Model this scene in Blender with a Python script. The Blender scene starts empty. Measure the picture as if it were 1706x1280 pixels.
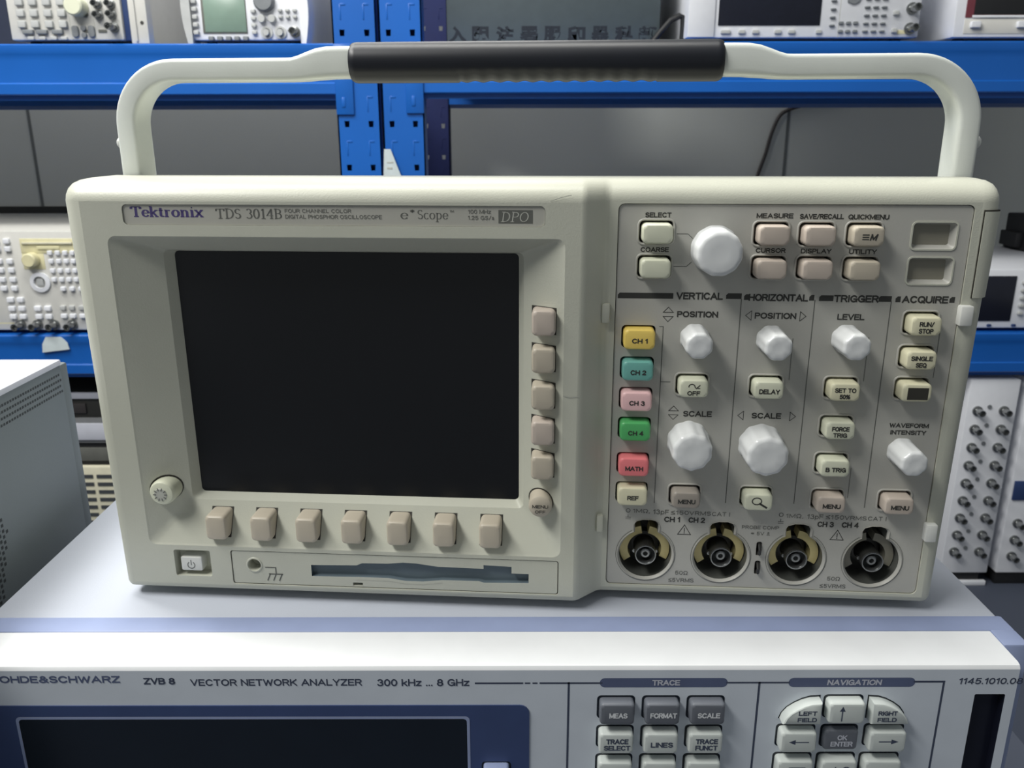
import bpy, bmesh, math, random
from mathutils import Vector, Matrix, Euler
random.seed(7)
PI = math.pi
C = bpy.context.scene.collection
S = bpy.context.scene

# ------------------------------------------------------------------ camera, world, lamps, exposure
cd = bpy.data.cameras.new('camera'); cam = bpy.data.objects.new('camera', cd); C.objects.link(cam)
cam.location = (0.18392, -0.35357, 0.21180)
cam.rotation_euler = Euler((PI/2 - 0.29295, 0, 0)).to_matrix().to_4x4().to_euler()
cam.rotation_euler.rotate_axis('Z', -0.0017)
cd.sensor_width = 36; cd.lens = 1396.37/1706*36
cd.clip_start = 0.02; cd.clip_end = 50
cd.dof.use_dof = True; cd.dof.focus_distance = 0.345; cd.dof.aperture_fstop = 32
S.camera = cam
W = bpy.data.worlds.new('World'); S.world = W; W.use_nodes = True
bg = W.node_tree.nodes['Background']; bg.inputs[0].default_value = (0.93, 0.98, 1.0, 1); bg.inputs[1].default_value = 0.22
def lamp(name, loc, size, power, aim, col=(1, 0.99, 0.94)):
    l = bpy.data.lights.new(name, 'AREA'); l.shape = 'RECTANGLE'; l.size, l.size_y = size; l.energy = power; l.color = col
    o = bpy.data.objects.new(name, l); C.objects.link(o); o.location = loc
    o.rotation_euler = (Vector(aim) - Vector(loc)).to_track_quat('-Z', 'Y').to_euler()
lamp('ceiling_tube_lamp', (-0.80, -0.40, 1.45), (1.0, 0.3), 30, (0.1, 0.0, 0), (1, 0.99, 0.95))
lamp('rear_wall_fill', (-0.1, 1.93, 1.7), (2.0, 0.12), 27, (-0.15, 1.99, 0), (1, 0.98, 0.95))  # fill light added behind the racks to brighten the wall
lamp('aisle_tube_lamp', (-0.45, 0.42, 1.6), (1.8, 0.3), 36, (-0.35, 0.8, 0))
S.view_settings.view_transform = 'Standard'; S.view_settings.look = 'None'; S.view_settings.gamma = 1
S.view_settings.exposure = 0.0

# ------------------------------------------------------------------ materials
def lin(c): return tuple(((v/255)/12.92 if v/255 <= .04045 else ((v/255+.055)/1.055)**2.4) for v in c)
MATS = {}
def mat(name, rgb, rough=.5, metal=0.0, var=.06, scale=60, bump=.0, spec=.5, coat=0):
    m = bpy.data.materials.new(name); m.use_nodes = True; nt = m.node_tree; b = nt.nodes['Principled BSDF']
    c = lin(rgb); tc = nt.nodes.new('ShaderNodeTexCoord')
    n = nt.nodes.new('ShaderNodeTexNoise'); n.inputs['Scale'].default_value = scale; n.inputs['Detail'].default_value = 4
    nt.links.new(tc.outputs['Object'], n.inputs['Vector'])
    r = nt.nodes.new('ShaderNodeValToRGB')
    r.color_ramp.elements[0].position = .3; r.color_ramp.elements[1].position = .7
    r.color_ramp.elements[0].color = (*[v*(1-var) for v in c], 1); r.color_ramp.elements[1].color = (*[min(1, v*(1+var)) for v in c], 1)
    nt.links.new(n.outputs['Fac'], r.inputs['Fac']); nt.links.new(r.outputs['Color'], b.inputs['Base Color'])
    b.inputs['Roughness'].default_value = rough; b.inputs['Metallic'].default_value = metal
    b.inputs['Specular IOR Level'].default_value = spec; b.inputs['Coat Weight'].default_value = coat
    if bump:
        n2 = nt.nodes.new('ShaderNodeTexNoise'); n2.inputs['Scale'].default_value = 1500; nt.links.new(tc.outputs['Object'], n2.inputs['Vector'])
        bp = nt.nodes.new('ShaderNodeBump'); bp.inputs['Strength'].default_value = bump; bp.inputs['Distance'].default_value = .0004
        nt.links.new(n2.outputs['Fac'], bp.inputs['Height']); nt.links.new(bp.outputs['Normal'], b.inputs['Normal'])
    MATS[name] = m
for a in [
    ('cream', (190, 191, 177), .42, 0, .03, 25, .15), ('cream_handle', (214, 218, 212), .38, 0, .03, 40, .1),
    ('panel', (176, 175, 168), .45, 0, .05, 18, .1), ('plate', (174, 173, 164), .4, 0, .03),
    ('bore', (86, 88, 84), .4), ('ink', (50, 50, 47), .6), ('ink_soft', (96, 97, 92), .6), ('violet', (72, 62, 112), .5), ('ink_light', (176, 177, 168), .6),
    ('gap', (48, 46, 40), .7), ('screen', (5, 7, 13), .34, 0, .05, 60, 0, .5), ('beige', (186, 177, 160), .45, 0, .03),
    ('rose_beige', (190, 178, 166), .45, 0, .03), ('mint_cream', (212, 214, 192), .42, 0, .03), ('ivory', (218, 214, 184), .42, 0, .03),
    ('mauve', (152, 145, 136), .45, 0, .03), ('yellow', (238, 208, 108), .4, 0, .03), ('teal', (112, 176, 166), .4, 0, .03),
    ('pink', (236, 194, 194), .4, 0, .03), ('green', (84, 176, 104), .4, 0, .03), ('coral', (236, 128, 132), .4, 0, .03),
    ('knob', (218, 220, 220), .22, 0, .02), ('smoke', (134, 131, 118), .35), ('gold', (206, 192, 136), .35, .2, .12),
    ('dark_metal', (58, 58, 56), .4, .5, .1), ('steel', (150, 152, 152), .25, .9, .05), ('slot', (98, 112, 120), .6),
    ('grip', (13, 17, 27), .42, 0, .1), ('rubber', (40, 42, 46), .7), ('white_clip', (214, 215, 210), .4),
    ('vna_cover', (180, 185, 196), .5, 0, .03, 12, .1), ('vna_frame', (146, 158, 192), .45, 0, .04), ('vna_bezel', (230, 232, 234), .45, 0, .02),
    ('vna_face', (206, 213, 222), .5, 0, .03), ('vna_navy', (58, 74, 116), .45), ('vna_screen', (20, 28, 38), .2), ('vna_key_dark', (104, 108, 116), .45),
    ('vna_key', (206, 212, 208), .42), ('vna_ink', (62, 70, 90), .6), ('vna_tab', (88, 98, 128), .5), ('white_ink', (226, 228, 230), .5),
    ('case_grey', (104, 112, 116), .55, 0, .05, 8, .1), ('case_top', (196, 198, 208), .5, 0, .03), ('vent', (58, 62, 66), .8),
    ('rack_blue', (18, 92, 178), .36, 0, .06, 6), ('rack_navy_shade', (12, 28, 84), .7), ('board', (120, 122, 124), .6), ('wall', (214, 217, 212), .8, 0, .05, 2),
    ('navy', (36, 44, 66), .6), ('seam', (120, 124, 124), .9), ('floor', (66, 72, 86), .6, 0, .1, 3), ('bench', (84, 90, 104), .6, 0, .06, 5),
    ('instr_white', (222, 224, 230), .5, 0, .02), ('instr_warm', (204, 203, 198), .5, 0, .02), ('instr_key', (176, 178, 178), .5),
    ('instr_key_dark', (118, 122, 126), .5), ('lcd', (120, 142, 130), .3, 0, .04), ('instr_screen', (24, 27, 40), .25),
    ('straw', (212, 206, 168), .5), ('instr_blue', (40, 60, 104), .5), ('maroon', (110, 52, 62), .5), ('carton', (70, 80, 84), .7),
    ('cjk_ink', (14, 24, 36), .7), ('paper', (196, 206, 208), .7), ('cable', (60, 56, 56), .6), ('black', (24, 25, 28), .6), ('cream_old', (202, 198, 176), .55),
]: mat(*a)

# ------------------------------------------------------------------ mesh builder (millimetres; fronts look towards -Y)
MM = .001
def rrect(x0, x1, z0, z1, r, n=4):
    r = min(r, (x1-x0)/2-1e-4, (z1-z0)/2-1e-4); P = []
    for cx, cz, a in ((x1-r, z1-r, 0), (x0+r, z1-r, 90), (x0+r, z0+r, 180), (x1-r, z0+r, 270)):
        for k in range(n+1):
            t = math.radians(a+90*k/n); P.append((cx+r*math.cos(t), cz+r*math.sin(t)))
    return P
def circ(cx, cz, r, n=32, a0=0, a1=360): return [(cx+r*math.cos(math.radians(a0+(a1-a0)*k/n)), cz+r*math.sin(math.radians(a0+(a1-a0)*k/n))) for k in range(n)]

# plain sans lettering from even strokes (unit cell, baseline 0, cap height 1)
def arcp(cx, cz, rx, rz, a0, a1, n=14): return [(cx+rx*math.cos(math.radians(a0+(a1-a0)*k/n)), cz+rz*math.sin(math.radians(a0+(a1-a0)*k/n))) for k in range(n+1)]
SANS = {
    'A': (.7, [[(0, 0), (.35, 1), (.7, 0)], [(.13, .34), (.57, .34)]]), 'B': (.58, [[(0, 0), (0, 1), (.3, 1)]+arcp(.32, .77, .2, .23, 80, -80, 6)+[(0, .54)], [(.3, .54)]+arcp(.34, .27, .24, .27, 80, -80, 6)+[(0, 0)]]),
    'C': (.64, [arcp(.34, .5, .34, .5, 42, 318)]), 'D': (.62, [[(0, 0), (0, 1), (.26, 1)]+arcp(.28, .5, .34, .5, 84, -84, 10)+[(0, 0)]]),
    'E': (.52, [[(.52, 0), (0, 0), (0, 1), (.52, 1)], [(0, .52), (.46, .52)]]), 'F': (.48, [[(0, 0), (0, 1), (.48, 1)], [(0, .5), (.42, .5)]]),
    'G': (.66, [arcp(.34, .5, .34, .5, 42, 340), [(.36, .46), (.66, .46), (.66, .04)]]), 'H': (.6, [[(0, 0), (0, 1)], [(.6, 0), (.6, 1)], [(0, .52), (.6, .52)]]),
    'I': (.04, [[(.02, 0), (.02, 1)]]), 'K': (.6, [[(0, 0), (0, 1)], [(.58, 1), (0, .36)], [(.2, .58), (.6, 0)]]), 'L': (.48, [[(0, 1), (0, 0), (.48, 0)]]),
    'M': (.74, [[(0, 0), (0, 1), (.37, .12), (.74, 1), (.74, 0)]]), 'N': (.6, [[(0, 0), (0, 1), (.6, 0), (.6, 1)]]), 'O': (.7, [arcp(.35, .5, .35, .5, 0, 360, 20)]),
    'P': (.54, [[(0, 0), (0, 1), (.3, 1)]+arcp(.3, .74, .24, .26, 84, -84, 7)+[(0, .48)]]), 'Q': (.7, [arcp(.35, .5, .35, .5, 0, 360, 20), [(.44, .24), (.7, -.04)]]),
    'R': (.58, [[(0, 0), (0, 1), (.32, 1)]+arcp(.32, .75, .24, .25, 84, -84, 7)+[(0, .5)], [(.34, .5), (.58, 0)]]), 'S': (.56, [arcp(.28, .755, .25, .245, 25, 262, 10)+arcp(.28, .255, .27, .255, 82, -155, 10)]),
    'T': (.58, [[(0, 1), (.58, 1)], [(.29, 0), (.29, 1)]]), 'U': (.6, [[(0, 1)]+arcp(.3, .3, .3, .3, 180, 360, 10)+[(.6, 1)]]), 'V': (.64, [[(0, 1), (.32, 0), (.64, 1)]]),
    'W': (.9, [[(0, 1), (.22, 0), (.45, .9), (.68, 0), (.9, 1)]]), 'X': (.6, [[(0, 0), (.6, 1)], [(0, 1), (.6, 0)]]), 'Y': (.6, [[(0, 1), (.3, .42), (.6, 1)], [(.3, .42), (.3, 0)]]), 'Z': (.56, [[(0, 1), (.56, 1), (0, 0), (.56, 0)]]),
    '0': (.5, [arcp(.25, .5, .25, .5, 0, 360, 18)]), '1': (.24, [[(.0, .78), (.2, 1), (.2, 0)]]), '2': (.5, [arcp(.25, .74, .24, .26, 165, -30, 9)+[(0, 0), (.5, 0)]]), '3': (.5, [arcp(.24, .76, .21, .24, 155, -80, 9), arcp(.24, .27, .25, .27, 80, -160, 9)]),
    '4': (.54, [[(.4, 0), (.4, 1), (0, .28), (.54, .28)]]), '5': (.5, [[(.46, 1), (.08, 1), (.04, .52)]+arcp(.24, .32, .25, .32, 130, -150, 10)]), '8': (.5, [arcp(.25, .76, .2, .24, 0, 360, 14), arcp(.25, .27, .25, .27, 0, 360, 14)]),
    '/': (.36, [[(0, -.05), (.36, 1.05)]]), '.': (.04, [[(.02, 0), (.02, .02)]]), ',': (.06, [[(.05, .04), (.0, -.16)]]), ' ': (.16, []), '%': (.78, [arcp(.16, .76, .15, .22, 0, 360, 10), arcp(.62, .24, .15, .22, 0, 360, 10), [(.12, 0), (.66, 1)]]),
    '&': (.66, [[(.66, 0), (.16, .66)]+arcp(.3, .8, .16, .2, 210, -40, 9)+[(.1, .42)]+arcp(.26, .23, .24, .23, 130, 330, 9)+[(.62, .5)]]),
    '\u03a9': (.66, [[(0, 0), (.22, 0), (.22, .1)]+arcp(.33, .58, .32, .42, 240, -60, 14)+[(.44, .1), (.44, 0), (.66, 0)]]), '\u2264': (.5, [[(.5, .95), (0, .6), (.5, .25)], [(0, .02), (.5, .02)]]),
    '\u2248': (.5, [[(0, .6), (.15, .72), (.35, .56), (.5, .68)], [(0, .32), (.15, .44), (.35, .28), (.5, .4)]]), '\u238d': (.5, [[(0, 0), (.14, 0), (.14, .9), (.36, .9), (.36, 0), (.5, 0)]]),
    'k': (.46, [[(0, 0), (0, 1)], [(.42, .68), (0, .26)], [(.16, .44), (.46, 0)]]), 'z': (.42, [[(0, .7), (.42, .7), (0, 0), (.42, 0)]]), 'p': (.46, [[(0, -.28), (0, .7)], arcp(.23, .35, .23, .35, 0, 360, 14)]), 's': (.4, [arcp(.2, .53, .17, .17, 25, 262, 7)+arcp(.2, .18, .19, .18, 82, -155, 7)]),
}
TXT = {}
def text_mesh(s, bold):
    if (s, bold) not in TXT:
        cu = bpy.data.curves.new('t', 'FONT'); cu.body = s; cu.size = 1; cu.offset = bold; cu.align_x = 'LEFT'; cu.resolution_u = 3
        o = bpy.data.objects.new('t', cu); C.objects.link(o)
        me = bpy.data.meshes.new_from_object(o.evaluated_get(bpy.context.evaluated_depsgraph_get()))
        vs = [v.co.copy() for v in me.vertices]; fs = [list(p.vertices) for p in me.polygons]
        bpy.data.objects.remove(o); bpy.data.curves.remove(cu); bpy.data.meshes.remove(me)
        if not vs: vs, fs = [Vector((0, 0, 0))], []
        x0, x1 = min(v.x for v in vs), max(v.x for v in vs); y0, y1 = min(v.y for v in vs), max(v.y for v in vs)
        TXT[(s, bold)] = ([((v.x-x0)/max(x1-x0, 1e-6)-.5, (v.y-y0)/max(y1-y0, 1e-6)-.5) for v in vs], fs)
    return TXT[(s, bold)]
class MB:
    def __init__(s): s.v = []; s.f = []; s.m = []; s.names = []
    def mi(s, m):
        if m not in s.names: s.names.append(m)
        return s.names.index(m)
    def add(s, vs, fs, m):
        k = len(s.v); i = s.mi(m); s.v += [tuple(v) for v in vs]
        for f in fs: s.f.append([k+j for j in f]); s.m.append(i)
    def bm(s, b, m):
        b.verts.index_update(); s.add([v.co[:] for v in b.verts], [[v.index for v in f.verts] for f in b.faces], m); b.free()
    def box(s, x0, x1, y0, y1, z0, z1, m, r=0, seg=2):
        b = bmesh.new(); bmesh.ops.create_cube(b, size=1)
        for v in b.verts: v.co = Vector(((x0+x1)/2+v.co.x*(x1-x0), (y0+y1)/2+v.co.y*(y1-y0), (z0+z1)/2+v.co.z*(z1-z0)))
        if r: bmesh.ops.bevel(b, geom=b.edges[:], offset=r, segments=seg, affect='EDGES', profile=.5, clamp_overlap=True)
        s.bm(b, m)
    def loft(s, loops, m, cap0=True, cap1=True, closed=True):
        n = len(loops[0]); vs = [p for l in loops for p in l]; fs = []
        for k in range(len(loops)-1):
            for j in range(n if closed else n-1):
                j2 = (j+1) % n; fs.append([k*n+j, k*n+j2, (k+1)*n+j2, (k+1)*n+j])
        if cap0: fs.append(list(range(n)))
        if cap1: fs.append([(len(loops)-1)*n+j for j in range(n)][::-1])
        s.add(vs, fs, m)
    def pad(s, cx, cz, w, h, yf, yb, rc, e, m, n=4):                       # rounded key cap, front at yf
        def L(y, i): return [(x, y, z) for x, z in rrect(cx-w/2+i, cx+w/2-i, cz-h/2+i, cz+h/2-i, max(rc-i*.6, .2), n)]
        s.loft([L(yb, 0), L(yf+e, 0), L(yf+e*.45, e*.13), L(yf+e*.12, e*.45), L(yf, e)], m)
    def lathe(s, cx, cz, prof, m, n=32, flute=None, cap0=False, cap1=True):
        loops = []
        for r, y in prof:
            l = []
            for k in range(n):
                a = 2*PI*k/n; rr = r
                if flute and r > flute[2]: rr = r - flute[1]*(.5+.5*math.cos(a*flute[0]))
                l.append((cx+rr*math.cos(a), y, cz+rr*math.sin(a)))
            loops.append(l)
        s.loft(loops, m, cap0, cap1)
    def lathe_z(s, cx, cy, prof, m, n=24):
        s.loft([[(cx+r*math.cos(2*PI*k/n), cy+r*math.sin(2*PI*k/n), z) for k in range(n)] for r, z in prof], m)
    def plate(s, outer, holes, y, m, yfun=None):                            # flat sheet in XZ with holes
        b = bmesh.new()
        for lp in [outer]+holes:
            vv = [b.verts.new((x, y, z)) for x, z in lp]
            for k in range(len(vv)): b.edges.new((vv[k], vv[(k+1) % len(vv)]))
        bmesh.ops.triangle_fill(b, use_beauty=True, use_dissolve=False, edges=b.edges[:], normal=(0, -1, 0))
        s.bm(b, m)
    def wall(s, lp, y0, y1, m, scale_to=None):
        lp2 = scale_to or lp
        s.loft([[(x, y0, z) for x, z in lp], [(x, y1, z) for x, z in lp2]], m, False, False)
    def prism(s, lp, y0, y1, m): s.loft([[(x, y0, z) for x, z in lp], [(x, y1, z) for x, z in lp]], m)
    def line(s, pts, w, y, m, t=.12):                                       # printed line in XZ
        for i_, ((x0, z0), (x1, z1)) in enumerate(zip(pts, pts[1:])):
            d = math.hypot(x1-x0, z1-z0) or 1; yo = y-.05-.004*(i_ % 6)-.03*t; ux, uz = (x1-x0)/d*w/2, (z1-z0)/d*w/2
            q = [(x0-ux-uz, z0-uz+ux), (x1+ux-uz, z1+uz+ux), (x1+ux+uz, z1+uz-ux), (x0-ux+uz, z0-uz-ux)]
            s.add([(a, yo, b) for a, b in q], [[0, 1, 2, 3]], m)
    def poly(s, pts, y, m): s.add([(a, y-.05, b) for a, b in pts], [list(range(len(pts)))], m)
    def text(s, t, cx, cz, w, h, y, m, bold=.012, slant=0):
        if all(c in SANS for c in t):
            th = h*((.14 if bold < .011 else .175 if bold < .019 else .21)); gap = .22; tot = sum(SANS[c][0]+gap for c in t)-gap
            kx = (w-th)/max(tot, .01); xx = cx-w/2+th/2; z0 = cz-h/2+th/2; kz = h-th
            for c in t:
                for k_, st in enumerate(SANS[c][1]): s.line([(xx+a*kx+slant*b*kz, z0+b*kz) for a, b in st], th, y-.05-.025*k_, m, 0)
                xx += (SANS[c][0]+gap)*kx
            return
        vs, fs = text_mesh(t, bold); s.add([(cx+u*w+slant*v*h, y-.06, cz+v*h) for u, v in vs], fs, m)
    def tube(s, path, m, r=None, sec=None, n=12, cap=True):
        P = [Vector(p) for p in path]; loops = []; up = None
        for k, p in enumerate(P):
            t = (P[min(k+1, len(P)-1)]-P[max(k-1, 0)]).normalized()
            if up is None: up = Vector((0, 1, 0)) if abs(t.y) < .9 else Vector((0, 0, 1))
            up = (up - t*up.dot(t)).normalized(); nn = t.cross(up)
            if sec: loops.append([p+nn*a+up*b for a, b in sec(k)])
            else: loops.append([p+nn*(r*math.cos(2*PI*j/n))+up*(r*math.sin(2*PI*j/n)) for j in range(n)])
        s.loft(loops, m, cap, cap)
    def build(s, name, parent=None, off=(0, 0, 0), ang=32, loc=None):
        me = bpy.data.meshes.new(name)
        me.from_pydata([((a-off[0])*MM, (b-off[1])*MM, (c-off[2])*MM) for a, b, c in s.v], [], s.f); me.update()
        for n in s.names: me.materials.append(MATS[n])
        me.polygons.foreach_set('material_index', s.m)
        b = bmesh.new(); b.from_mesh(me)
        bmesh.ops.recalc_face_normals(b, faces=b.faces[:]); b.to_mesh(me); b.free()
        me.polygons.foreach_set('use_smooth', [True]*len(me.polygons)); me.set_sharp_from_angle(angle=math.radians(ang))
        o = bpy.data.objects.new(name, me); C.objects.link(o)
        if parent: o.parent = parent
        if loc: o.location = loc
        return o
def thing(name, label, cat, loc, rz=0, group=None):
    o = bpy.data.objects.new(name, None); C.objects.link(o); o.empty_display_size = .02
    o.location = [v*MM for v in loc]; o.rotation_euler = (0, 0, rz); o['label'] = label; o['category'] = cat
    if group: o['group'] = group
    return o
def tag(o, label, cat, group=None):
    o['label'] = label; o['category'] = cat
    if group: o['group'] = group
    return o
def struct(o): o['kind'] = 'structure'; return o

# serif lettering drawn with strokes: thick stems, thin bars, slab serifs (unit cell, x 0..w, z 0..1)
def sf(x, z, w=.3): return ('s', x, z, w)
SERIF = {
    'T': (.74, [[(.37, 0), (.37, 1)], [(.02, .97), (.72, .97)], [(.03, .97), (.03, .76)], [(.71, .97), (.71, .76)]], [sf(.37, 0, .36)]),
    'e': (.52, [arcp(.28, .33, .22, .33, 0, 330), [(.06, .35), (.5, .35)]], []),
    'k': (.62, [[(.13, 0), (.13, 1)], [(.13, .3), (.5, .64)], [(.26, .42), (.52, 0)]], [sf(.13, 0), sf(.09, 1, .2), sf(.5, .64, .24), sf(.52, 0, .26)]),
    't': (.38, [[(.15, .08), (.15, .88)], [(.0, .64), (.34, .64)], arcp(.26, .14, .11, .13, 180, 330, 6)], []),
    'r': (.46, [[(.13, 0), (.13, .66)], arcp(.28, .5, .15, .15, 170, 40, 6)], [sf(.13, 0), sf(.08, .66, .18)]),
    'o': (.58, [arcp(.29, .33, .23, .33, 0, 360, 20)], []),
    'n': (.66, [[(.14, 0), (.14, .66)], arcp(.32, .44, .18, .21, 180, 0, 8)+[(.5, 0)]], [sf(.14, 0), sf(.5, 0), sf(.09, .66, .18)]),
    'i': (.3, [[(.15, 0), (.15, .66)], [(.1, .9), (.2, .9)], [(.1, .94), (.2, .94)]], [sf(.15, 0), sf(.1, .66, .18)]),
    'x': (.58, [[(.08, .66), (.5, 0)], [(.5, .66), (.08, 0)]], [sf(.08, 0, .24), sf(.5, 0, .24), sf(.08, .66, .24), sf(.5, .66, .24)]),
    'D': (.76, [[(.15, 0), (.15, 1)], [(.15, .97), (.34, .97)]+arcp(.34, .5, .34, .47, 90, -90)+[(.15, .03)]], [sf(.15, 0), sf(.15, 1)]),
    'S': (.54, [arcp(.27, .74, .2, .23, 30, 250, 10)+arcp(.27, .26, .21, .24, 75, -150, 10)], [('s', .47, .85, .04), ('s', .06, .15, .04)]),
    '3': (.54, [arcp(.24, .75, .2, .23, 150, -80, 10), arcp(.24, .27, .23, .25, 80, -150, 10)], []),
    '0': (.58, [arcp(.29, .5, .22, .48, 0, 360, 20)], []), '1': (.46, [[(.24, 0), (.24, 1)], [(.24, .98), (.1, .84)]], [sf(.24, 0, .36)]),
    '4': (.6, [[(.42, 0), (.42, 1)], [(.42, .97), (.03, .3), (.58, .3)]], [sf(.42, 0)]),
    'B': (.68, [[(.15, 0), (.15, 1)], [(.15, .97), (.34, .97)]+arcp(.34, .75, .2, .22, 90, -90, 8)+[(.15, .53)], [(.3, .53)]+arcp(.34, .28, .26, .25, 90, -90, 8)+[(.15, .03)]], [sf(.12, 0, .2), sf(.12, 1, .2)]),
    'c': (.5, [arcp(.28, .33, .22, .33, 40, 320)], []),
    'p': (.6, [[(.13, -.3), (.13, .66)], arcp(.3, .33, .22, .33, 140, -140)], [sf(.13, -.3), sf(.09, .66, .18)]),
    'P': (.66, [[(.15, 0), (.15, 1)], [(.15, .97), (.36, .97)]+arcp(.36, .73, .24, .24, 90, -90, 8)+[(.15, .49)]], [sf(.15, 0), sf(.12, 1, .2)]),
    'O': (.78, [arcp(.39, .5, .33, .48, 0, 360, 22)], []), ' ': (.34, [], []),
    '*': (.4, [[(.2, .6), (.2, .95)], [(.05, .7), (.35, .86)], [(.05, .86), (.35, .7)]], []),
}
def serif(mb, s, x0, x1, z0, h, y, m, thick=.16, thin=.06, slant=0):
    tot = sum(SERIF[c][0]+.06 for c in s); k = (x1-x0)/tot; x = x0
    def pt(a, b): return (x+a*k+slant*b*h, z0+b*h)
    for c in s:
        w, strokes, serifs = SERIF[c]
        for st in strokes:
            n = len(st); L = []; R = []
            for i in range(n):
                a = st[max(i-1, 0)]; b = st[min(i+1, n-1)]; dx, dz = b[0]-a[0], b[1]-a[1]; d = math.hypot(dx, dz) or 1
                t = thin+(thick-thin)*abs(dz/d)**1.5; nx, nz = -dz/d*t/2, dx/d*t/2
                L.append(pt(st[i][0]+nx, st[i][1]+nz)); R.append(pt(st[i][0]-nx, st[i][1]-nz))
            for i in range(n-1): mb.poly([L[i], L[i+1], R[i+1], R[i]], y-.0004*i, m)
        for _, sx, sz, sw in serifs:
            d = thin*.6; q = [(sx-sw/2, sz-d), (sx+sw/2, sz-d), (sx+sw/2, sz+d), (sx-sw/2, sz+d)]
            mb.poly([pt(*p) for p in q], y-.01, m)
        x += (w+.06)*k

# ------------------------------------------------------------------ setting
b = MB(); b.box(-2600, 3000, -1600, 2150, -700, -668, 'floor'); struct(b.build('floor'))
b = MB(); b.box(-2600, 3000, 2050, 2150, -668, 1500, 'wall')
for x in (-1135, 941): b.box(x-4, x+4, 2048.5, 2051, -668, 1500, 'seam')
struct(b.build('wall_back'))
b = MB(); b.box(-2600, -740, 2035, 2049.9, -22, 12, 'ink'); struct(b.build('dark_strip_1'))  # dark strip across the left of the wall
t = thing('workbench', 'low dark slate workbench under the grey network analyzer', 'table', (200, 150, -668))
O = (200, 150, -668)
b = MB(); b.box(-480, 620, -180, 470, -318, -288, 'bench', 3); b.build('table_top', t, O)
for x in (-450, 540):
    for y in (-150, 400): b = MB(); b.box(x, x+50, y, y+50, -668, -318, 'rack_navy_shade', 2); b.build('leg', t, O)

# ------------------------------------------------------------------ oscilloscope (own frame: x right, y back, z up, front-left base at 0)
SO = (187.75, 75, 0); A = -0.07112
sc = thing('oscilloscope', 'cream four channel oscilloscope with black screen and raised carrying handle, centre of the photo', 'oscilloscope',
           (SO[0]*math.cos(A)-SO[1]*math.sin(A), SO[0]*math.sin(A)+SO[1]*math.cos(A), 0), A)
def part(mb, name, label=None, parent=None, ang=32):
    o = mb.build(name, parent or sc, SO, ang)
    if label: o['label'] = label
    return o
PY = 10.5                                                                   # face of the right half
out = [(0, 40), (0, 5)] + [(5+5*math.cos(math.radians(a)), 5+5*math.sin(math.radians(a))) for a in (200, 220, 240, 255)] + [(5, 0), (212, 0)]
out += [(213.6, .4), (215, 1.6), (221.6, 8.4), (223, 9.7), (225, PY), (370.5, PY)]
out += [(370.5+5*math.cos(math.radians(a)), 15.5+5*math.sin(math.radians(a))) for a in (-70, -50, -30, -10)] + [(375.5, 15.5), (375.5, 40)]
iA = out.index((5, 0)); iB = out.index((225, PY)); n = len(out); nor = []
for i, (x, y) in enumerate(out): nor.append((.25*(1-x/5) if i < iA else -.25*(x-370.5)/5 if i > iB else 0, 0 if i in (0, n-1) else 1))
lev = [(5, 2.2), (5.6, .9), (7, .2), (8, 0), (184.5, 0), (187, .7), (189.3, 2.4), (191.2, 5.2), (192.4, 9.5), (193, 16)]
b = MB(); vs = []; fs = []
def wide(i, z): return (-3.0*max(0, z-20)/168*max(0, 1-out[i][0]/5) if i < iA else 3.2*max(0, z-20)/168*min(1, (out[i][0]-370.5)/5) if i > iB else 0)
for z, ins in lev: vs += [(x+nx*ins+wide(i, z), y+ny*ins, z) for i, ((x, y), (nx, ny)) in enumerate(zip(out, nor))]
for k in range(len(lev)-1):
    for i in range(n-1):
        if k == 3 and i in (iA, iB): continue
        fs.append([k*n+i, k*n+i+1, (k+1)*n+i+1, (k+1)*n+i])
for k in (0, len(lev)-1):
    for i in range(1, n-2):
        q = [vs[k*n+i], vs[k*n+i+1]]; m0 = len(vs); vs += [(q[1][0], 40, q[1][2]), (q[0][0], 40, q[0][2])]; fs.append([k*n+i, k*n+i+1, m0, m0+1])
for k in range(len(lev)-1): fs.append([k*n, (k+1)*n, (k+1)*n+n-1, k*n+n-1])
b.add(vs, fs, 'cream')
F0 = rrect(15, 206, 27.8, 170.3, 3.5, 5); F1 = rrect(33.5, 188.8, 46.8, 163.4, 2.5, 5); F2 = rrect(36.4, 186.4, 49.2, 162.4, 2, 5)
NP = rrect(23, 197.8, 174.9, 183.3, 2); PW = rrect(26, 43.4, 12, 25.4, 1); FD = rrect(53.2, 205.3, 8.7, 26, 1.2)
b.plate([(5, 8), (212, 8), (212, 184.5), (5, 184.5)], [F0, NP, PW, FD], 0, 'cream')
F0b = rrect(15.8, 205.2, 28.6, 169.8, 3.5, 5)
b.wall(F0, 0, .5, 'cream', F0b); b.wall(F0b, .5, 10, 'cream', F1); b.wall(F1, 10, 14.5, 'cream', F2)
b.wall(NP, 0, .7, 'cream'); b.wall(PW, 0, 6, 'cream'); b.plate(PW, [], 6, 'cream'); b.wall(FD, 0, .6, 'cream')
CP = rrect(227.3, 368, 9.3, 183.6, 2.5)
b.plate([(225, 8), (370.5, 8), (370.5, 184.5), (225, 184.5)], [CP], PY, 'cream'); b.wall(CP, PY, 13, 'cream')
b.box(17, 358, 40, 149, 8, 186, 'cream', 5)
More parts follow.
